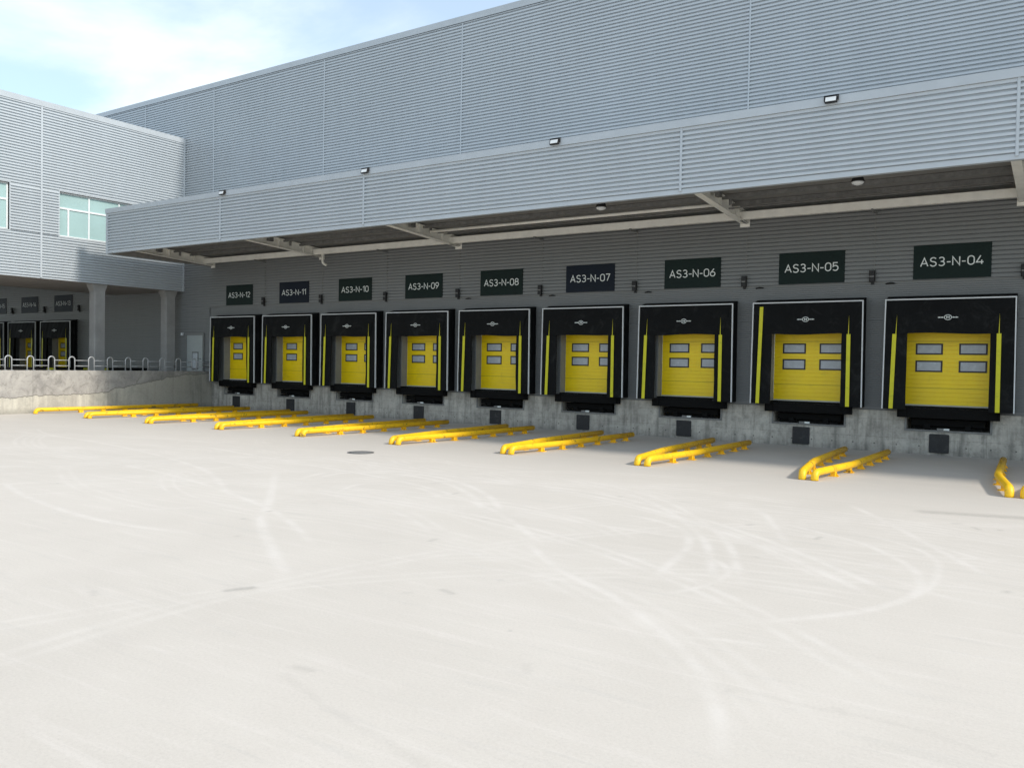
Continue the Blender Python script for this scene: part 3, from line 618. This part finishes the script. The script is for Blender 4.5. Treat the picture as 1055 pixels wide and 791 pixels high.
# ------------------------------------------------------------------ dock bay prototype (origin: bay centre at ground, wall plane y = 0)
def make_bay(full_left_stripe=False, seed=0):
    rb = random.Random(seed); ph = [rb.uniform(0, 6.28) for _ in range(6)]; am = rb.uniform(.7, 1.9)
    t = empty('loading_dock')
    F = -.50; TW, BW = 1.655, 1.68; TZ, BZ = 4.50, 1.31         # front face, slightly narrower at the top
    def ex(z_): return BW + (TW - BW) * (z_ - BZ) / (TZ - BZ)
    # white edging
    e = MB()
    for s in (-1, 1):
        pts = [(s * ex(BZ), BZ), (s * ex(TZ), TZ), (s * (ex(TZ) - .032), TZ), (s * (ex(BZ) - .032), BZ)]
        e.prism(pts, F - .025, F + .03, 'y')
    e.prism([(-ex(TZ) + .033, TZ - .036), (ex(TZ) - .033, TZ - .036), (ex(TZ) - .033, TZ), (-ex(TZ) + .033, TZ)], F - .025, F + .03, 'y')
    e.build('edging', M_WHITE, t)
    # hood: fabric side walls and top
    hd = MB()
    for s in (-1, 1):
        n = 7; R = []
        for i in range(n + 1):
            yv = F + .031 + (-.028 - F - .031) * i / n; bulge = .018 * math.sin(i * 2.1) * (1 if i not in (0, n) else 0)
            R.append((s * (ex(BZ) - .015) + s * bulge, yv, BZ + .0, s * (ex(TZ) - .01) + s * bulge, yv, TZ - .01 + .11 * i / n))
        for a, b in zip(R, R[1:]):
            hd.quad((a[0], a[1], a[2]), (b[0], b[1], b[2]), (b[3], b[4], b[5]), (a[3], a[4], a[5]))
            hd.quad((a[0] - s * .03, a[1], a[2]), (b[0] - s * .03, b[1], b[2]), (b[3] - s * .03, b[4], b[5]), (a[3] - s * .03, a[4], a[5]))
    hd.open = True
    hd.quad((-1.63, F + .031, TZ - .012), (1.63, F + .031, TZ - .012), (1.66, -.028, TZ + .11), (-1.66, -.028, TZ + .11))
    hd.build('hood', M_BLACKFAB, t)
    # side curtains with the stripe, softly curved towards the inside
    rr_ = rb.uniform(.8, 1.5)
    for s in (-1, 1):
        cu = MB(); cu.open = True; nz, nx = 16, 6
        grid = []
        for j in range(nz + 1):
            z_ = BZ + .0 + (TZ - .046 - BZ) * j / nz; row = []
            for i in range(nx + 1):
                u = i / nx; xo = ex(z_) - .042; xi = 1.05
                x_ = xo + (xi - xo) * u
                y_ = F - .004 + .035 * u * u + .006 * am * math.sin(j * rr_ + i * 1.7 + s + ph[0]) + .012 * am * u * math.sin(j * .42 + ph[1] + s)
                row.append((s * x_, y_, z_))
            grid.append(row)
        for j in range(nz):
            for i in range(nx):
                q = (grid[j][i], grid[j][i + 1], grid[j + 1][i + 1], grid[j + 1][i]); cu.quad(*(q if s < 0 else q[::-1]), smooth=True)
        for j in range(nz):      # curtain edge thickness
            a, b = grid[j][nx], grid[j + 1][nx]; cu.quad(a, (a[0], a[1] + .03, a[2]), (b[0], b[1] + .03, b[2]), b)
        co = cu.build('side_curtain', M_BLACKFAB, t)
        # the stripe: flat tape on the curtain, its top tucked under the head curtain as a thin sliver
        st = MB(); zt = 3.49 if not (full_left_stripe and s < 0) else 4.36
        xb, xt = (-1.43, -1.38) if s < 0 else (1.27, 1.26)
        k = (zt - BZ) / (3.49 - BZ); xt2 = xb + (xt - xb) * k
        st.prism([(xb - .055, BZ + .01), (xb + .055, BZ + .01), (xt2 + .055, zt), (xt2 - .055, zt)], F - (.030 if zt < 4 else .062), F - (.020 if zt < 4 else .045), 'y')
        if zt < 4: st.prism([(xt + (.03 if s < 0 else -.012), 3.491), (xt + (.052 if s < 0 else .012), 3.491), (xt + (.06 if s < 0 else .004), 4.05)], F - .046, F - .040, 'y')
        st.build('stripe', M_STRIPE, co)
    # head curtain
    hc = MB(); hc.open = True; nz, nx = 10, 24; G_ = []
    for j in range(nz + 1):
        v_ = j / nz; row = []
        for i in range(nx + 1):
            u = i / nx; z_ = TZ - .046 - (TZ - .046 - 3.5) * v_; w = (ex(z_) - .30 + .255 * (1 - v_) ** 1.6)
            sag = .03 * am * math.sin(u * math.pi * 2.2 + ph[2]) * v_
            row.append((-w + 2 * w * u, F - .012 - .022 * math.sin(v_ * math.pi) + .0035 * am * math.sin(i * 1.9 + j * .8 + ph[3]) + .005 * am * math.sin(i * .6 + j * .5 + ph[4]), z_ - sag * .4))
        G_.append(row)
    for j in range(nz):
        for i in range(nx): hc.quad(G_[j][i], G_[j + 1][i], G_[j + 1][i + 1], G_[j][i + 1], smooth=True)
    for i in range(nx): a, b = G_[nz][i], G_[nz][i + 1]; hc.quad(a, (a[0], a[1] + .03, a[2]), (b[0], b[1] + .03, b[2]), b)
    hco = hc.build('head_curtain', M_BLACKFAB, t)
    em = empty('emblem_anchor'); bpy.data.objects.remove(em)
    e = MB(); ring = [(.09 * math.cos(2 * math.pi * k / 24), F - .055, 3.95 + .07 * math.sin(2 * math.pi * k / 24)) for k in range(25)]
    e.tube(ring, .011, 6, cap=False)
    for sx in (-1, 1):
        for i, (w_, h_) in enumerate(((.030, .035), (.026, .028), (.03, .035), (.024, .026))):
            x_ = sx * (.115 + i * .038); e.box(min(x_, x_ + sx * w_), max(x_, x_ + sx * w_), F - .058, F - .05, 3.95 - h_ / 2, 3.95 + h_ / 2)
    e.build('emblem', M_LETTER, hco)
    text_mesh('M', 'emblem_letter', M_LETTER, hco, .085, .07, (0, F - .052, 3.95), offset=.02)
    # door
    d = MB().ribs('x', -1.20, 1.20, 1.44, 3.9, .35, -1, .1245, .012, 'door'); dr = d.build('door', M_DOOR, t)
    # meeting lines between door sections are wider
    sj = MB()
    for z_ in (1.93, 2.36, 2.83, 3.30, 3.78): sj.box(-1.20, 1.20, .3405, .3415, z_ - .006, z_ + .006)
    sj.build('section_joint', mat_joint, dr)
    for x0, x1 in ((-.93, -.21), (.21, .93)):
        for z0, z1 in ((2.40, 2.74), (2.91, 3.24)):
            w = MB(); w.box(x0, x1, .325, .345, z0, z0 + .045); w.box(x0, x1, .325, .345, z1 - .045, z1); w.box(x0, x0 + .045, .325, .345, z0 + .045, z1 - .045); w.box(x1 - .045, x1, .325, .345, z0 + .045, z1 - .045)
            wf = w.build('window', M_GASKET, dr)
            MB().box(x0 + .045, x1 - .045, .333, .34, z0 + .045, z1 - .045).build('pane', M_PANE, wf)
    MB().box(-1.2, 1.2, .32, .352, 1.402, 1.438).build('bottom_seal', M_SEAL, dr)
    if seed == 0: MB().box(1.08, 1.15, .32, .34, 1.50, 1.58).build('tag', M_RED, dr)
    j = MB(); j.box(-1.26, -1.204, -.02, .345, 1.40, 3.92); j.box(1.204, 1.26, -.02, .345, 1.40, 3.92); j.box(-1.204, 1.204, -.02, .345, 3.88, 3.94)
    j.build('jamb', M_JAMB, t)
    # leveller
    lv = MB(); lv.box(-1.18, 1.18, -.10, .36, 1.345, 1.395); lv = lv.build('leveller', M_BLACK, t)
    b = MB(); b.cbox(-1.31, 1.31, -.24, -.06, 1.07, 1.342, .02); b.box(-1.25, -1.05, -.27, -.24, 1.10, 1.33); b.box(1.05, 1.25, -.27, -.24, 1.10, 1.33); b.build('bumper', M_BLACK, t)
    pf = MB(); pf.box(-1.125, -1.075, -.05, -.024, .67, 1.06); pf.box(1.075, 1.125, -.05, -.024, .67, 1.06); pf.box(-1.075, 1.075, -.05, -.024, .67, .72); pf.build('pit_frame', M_STEEL, t)
    u = MB(); u.box(-.95, .95, .05, .6, .84, 1.02); u.tube([(-.9, .0, .77), (.9, .0, .77)], .03, 8); u.box(-.6, -.45, -.02, .3, .725, .9); u.box(.45, .6, -.02, .3, .725, .9); u.build('lift_frame', M_BLACK, lv)
    MB().box(-.26, -.10, -.075, -.052, .725, .78).build('tag', M_STEEL, lv)
    MB().box(-.09, .06, -.075, -.052, .725, .78).build('tag', M_LETTER, lv)
    return t
mat_joint = mat('door joint shade line', (.36, .25, .004), .6, noise=.1)
grp = 'yellow dock doors in black shelters along the warehouse wall'
NAMES = ['%02d' % (4 + k) for k in range(9)]
def opposite(n): return 'AS3-N-' + n
for k, x in enumerate(DC):
    b = make_bay(k == 1, k)
    b.location = (x, 0, 0)
    for ch in b.children:
        if ch.name.split('.')[0] in ('edging', 'hood', 'side_curtain', 'head_curtain'): ch.location.x = (-.01, -.02, -.08, -.085, -.06, -.02, .0, -.01, .0)[k]
    extra = {0: ', largest in view', 1: ', left stripe full height', 8: ', beside the grey personnel door'}.get(k, '')
    tag(b, f'yellow door in black dock shelter under sign {opposite(NAMES[k])}{extra}', 'loading dock', grp)
for k, x in enumerate(LC):
    b = make_bay(False, 20 + k); b.location = (x, 0, 0)
    tag(b, ['black dock shelter nearest the concrete columns, behind the looped railing', 'second black dock shelter from the concrete columns, behind the looped railing', 'black dock shelter at the left picture edge, behind the looped railing'][k], 'loading dock', grp)

# signs
def make_sign(txt, face, x, label, grp_):
    t = empty('dock_sign', (x, -.052, 5.58))
    MB().box(-.995, .995, -.03, .0, -.49, .49).build('board', face, t, bevel=.004)
    stroke_text(txt, 'lettering', M_LETTER, t, 1.60, .27, (0, -.032, .0), .031)
    tag(t, label, 'sign', grp_)
for k, x in enumerate(DC):
    txt = 'AS3-N-' + NAMES[k]
    make_sign(txt, M_SIGNB if k in (3, 7) else M_SIGN, x - .01, f'dark {"blue" if k in (3, 7) else "green"} sign board reading {txt} in white above its dock', 'bay number signs on the warehouse wall')
for k, x in enumerate(LC):
    make_sign('AS3-N-%d' % (13 + k), M_SIGNB, x + .1, ['dark number board above the dock shelter nearest the concrete columns', 'dark number board above the second shelter behind the looped railing', 'dark number board at the left picture edge under the side building'][k], 'bay number signs on the warehouse wall')

# black wall lamps between the bays, and the little hooks beside them
lamp0 = None
for k in range(9):
    x = -1.05 - 3.89 * k
    if lamp0 is None:
        t = lamp0 = empty('wall_lamp')
        MB().cbox(-.08, .08, -.15, -.05, -.16, .18, .02).build('housing', M_LAMPBODY, t)
        MB().box(-.04, .04, -.05, .0, -.23, .05).build('bracket', M_LAMPBODY, t)
        MB().box(-.06, .06, -.156, -.1505, -.02, .02).build('lens', M_STEEL, t)
    else: t = copy_tree(lamp0)
    t.location = (x, -.052, 5.22)
    l = 'black box lamp on the wall right of the sign AS3-N-04, at the picture edge' if k == 0 else f'black box lamp on the wall between signs AS3-N-{NAMES[k]} and AS3-N-{NAMES[k-1]}'
    tag(t, l, 'wall lamp', 'black box lamps between the bay signs')
    if k < 6:
        h = empty('cable_hook', (x + .52, -.03, 5.0)); MB().box(-.16, .1, -.03, 0, -.012, .012).build('arm', M_LAMPBODY, h); MB().tube([(-.14, -.05, -.01), (-.02, -.06, .02), (.08, -.05, 0)], .02, 6).build('cable', M_LAMPBODY, h)
        tag(h, ('small black hook low on the wall at the right picture edge beside the lamp' if k == 0 else f'small black hook below and left of sign AS3-N-{NAMES[k-1]}, beside the box lamp'), 'hook', 'small black hooks beside the wall lamps')
for k, x in enumerate((-48.3, -52.15, -56.05)):
    t = copy_tree(lamp0); t.location = (x, -.052, 5.25); tag(t, ['black box lamp on the wall nearest the concrete columns', 'black box lamp between the two number boards under the side building', 'black box lamp at the left picture edge under the side building'][k], 'wall lamp', 'black box lamps between the bay signs')

# wall plates below the docks
p0 = None
for k, x in enumerate(DC):
    if p0 is None:
        m_ = MB(); c_ = .018; m_.prism([(-.26 + c_, .07), (.26 - c_, .07), (.26, .07 + c_), (.26, .61 - c_), (.26 - c_, .61), (-.26 + c_, .61), (-.26, .61 - c_), (-.26, .07 + c_)], -.05, 0, 'y')
        t = p0 = m_.build('wall_plate', M_PLATE, bevel=.008)
    else: t = p0.copy(); COL.objects.link(t)
    t.location = (x - .2, -.0225, 0)
    tag(t, f'dark grey rubber plate on the concrete plinth below dock AS3-N-{NAMES[k]}', 'wall plate', 'dark plates on the plinth below the docks')

# ------------------------------------------------------------------ yellow wheel guides
def make_guide(s, kk=0):
    t = empty('wheel_guide')
    a = (s * .13, -8.15 - .09 * kk); b_ = (s * .45, -5.95); e = (s * .565, -2.05 + .06 * kk); R = .083; H = .172
    m_ = MB(); d = Vector((b_[0] - a[0], b_[1] - a[1], 0)).normalized()
    A = Vector((a[0], a[1], 0)); B = Vector((b_[0], b_[1], H)); E = Vector((e[0], e[1], H)); d2 = (E - B).normalized()
    pts = [A + Vector((0, 0, .005)), A + Vector((0, 0, .04))]
    for k in range(1, 8): 
        q = math.pi / 2 * k / 8; pts.append(A + d * (.13 * (1 - math.cos(q))) + Vector((0, 0, .04 + .13 * math.sin(q))))
    pts.append(A + d * .16 + Vector((0, 0, H)))
    for k in (-2, -1, 0, 1, 2):
        w = .12
        if k < 0: pts.append(B - d * w * abs(k))
        elif k == 0: pts.append(B + (d2 - d) * .04)
        else: pts.append(B + d2 * w * k)
    pts.append(E)
    m_.tube(pts, R, 14); m_.build('tube', M_YELLOW, t)
    for y in (-7.15, -6.2, -5.2, -4.2, -3.2, -2.35):
        k = (y - a[1]) / (b_[1] - a[1]) if y < b_[1] else (y - b_[1]) / (e[1] - b_[1])
        x = a[0] + (b_[0] - a[0]) * k if y < b_[1] else b_[0] + (e[0] - b_[0]) * k
        f = MB(); f.box(x - .05, x + .05, y - .09, y + .09, .012, .12); f.box(x - .11, x + .11, y - .11, y + .11, 0, .012)
        f.prism([(x + .05, .012), (x + .11, .012), (x + .05, .10)], y - .008, y + .008, 'y'); f.build('foot', M_YELLOW, t)
    return t
for k in range(10):
    m = -.74 - 3.895 * k
    for s in (-1, 1):
        if k == 9 and s < 0: continue
        t = make_guide(s, k); t.location = (m, 0, 0)
        sd_ = 'left' if s < 0 else 'right'
        if k == 0: l = f'{sd_} yellow wheel guide tube right of dock AS3-N-04, at the picture edge'
        elif k == 9: l = 'single yellow wheel guide tube closest to the concrete ramp wall'
        else: l = f'{sd_} yellow wheel guide tube between docks AS3-N-{NAMES[k]} and AS3-N-{NAMES[k-1]}'
        tag(t, l, 'wheel guide', 'yellow wheel guides on the yard floor')

# ------------------------------------------------------------------ floodlights on the canopy edge
fl0 = None
for k, x in enumerate((-4.97, -12.78, -20.38, -28.05)):
    if fl0 is None:
        t = fl0 = empty('floodlight')
        hs = MB(); hs.prism([(-.02, -.09), (-.10, -.07), (-.05, .095), (.05, .08)], -.165, .165, 'x'); hs.build('housing', M_LAMPBODY, t)
        ln = MB(); ln.prism([(-.1005, -.052), (-.106, -.050), (-.066, .072), (-.0605, .070)], -.14, .14, 'x'); ln.build('lens', M_LENS, t)
        bk = MB(); bk.box(-.195, -.18, -.03, .02, -.02, .13); bk.box(.18, .195, -.03, .02, -.02, .13); bk.box(-.195, .195, -.01, .14, .13, .142); bk.build('bracket', M_LAMPBODY, t)
    else: t = copy_tree(fl0)
    t.location = (x, CY - .14, 8.97); t.scale = (.88, .88, .88)
    tag(t, ['floodlight on the canopy edge above the sign AS3-N-05 side, rightmost in view', 'floodlight on the canopy edge, second from the right', 'floodlight on the canopy edge, third from the right', 'floodlight on the canopy edge nearest the side building'][k], 'floodlight', 'floodlights along the canopy edge')
# pendant lamps under the canopy
pl0 = None
for k, x in enumerate((-4.62, -12.02)):
    if pl0 is None:
        t = pl0 = empty('pendant_lamp')
        MB().lathe([(.03, .52), (.03, .24), (.08, .20), (.13, .12), (.16, .03), (.165, .0), (.15, .0)], (0, 0, 0)).build('shade', M_LAMPBODY, t)
        MB().lathe([(.15, -.001), (.155, -.02), (.12, -.06), (.05, -.085), (.01, -.09)], (0, 0, 0)).build('lens', M_FRAME, t)
    else: t = copy_tree(pl0)
    t.location = (x, -4.1, 7.25)
    tag(t, ['dome lamp hanging under the canopy between signs AS3-N-04 and AS3-N-05', 'dome lamp hanging under the canopy between signs AS3-N-06 and AS3-N-07'][k], 'pendant lamp', 'dome lamps under the canopy')
# manhole cover
mh = empty('manhole_cover', (-15.5, -10.78, 0)); tag(mh, 'round cast iron manhole cover set in the pale concrete yard', 'manhole cover')
mh.scale = (.88, .88, 1)
MB().lathe([(.40, .005), (.40, .012), (.33, .012), (.33, .005)], (0, 0, 0), 32).build('rim', M_STEEL, mh)
MB().lathe([(.325, .004), (.325, .015), (.25, .017), (.24, .013), (.10, .013), (.09, .017), (.001, .017)], (0, 0, 0), 32).build('lid', M_IRON, mh)

S.render.engine = 'CYCLES'
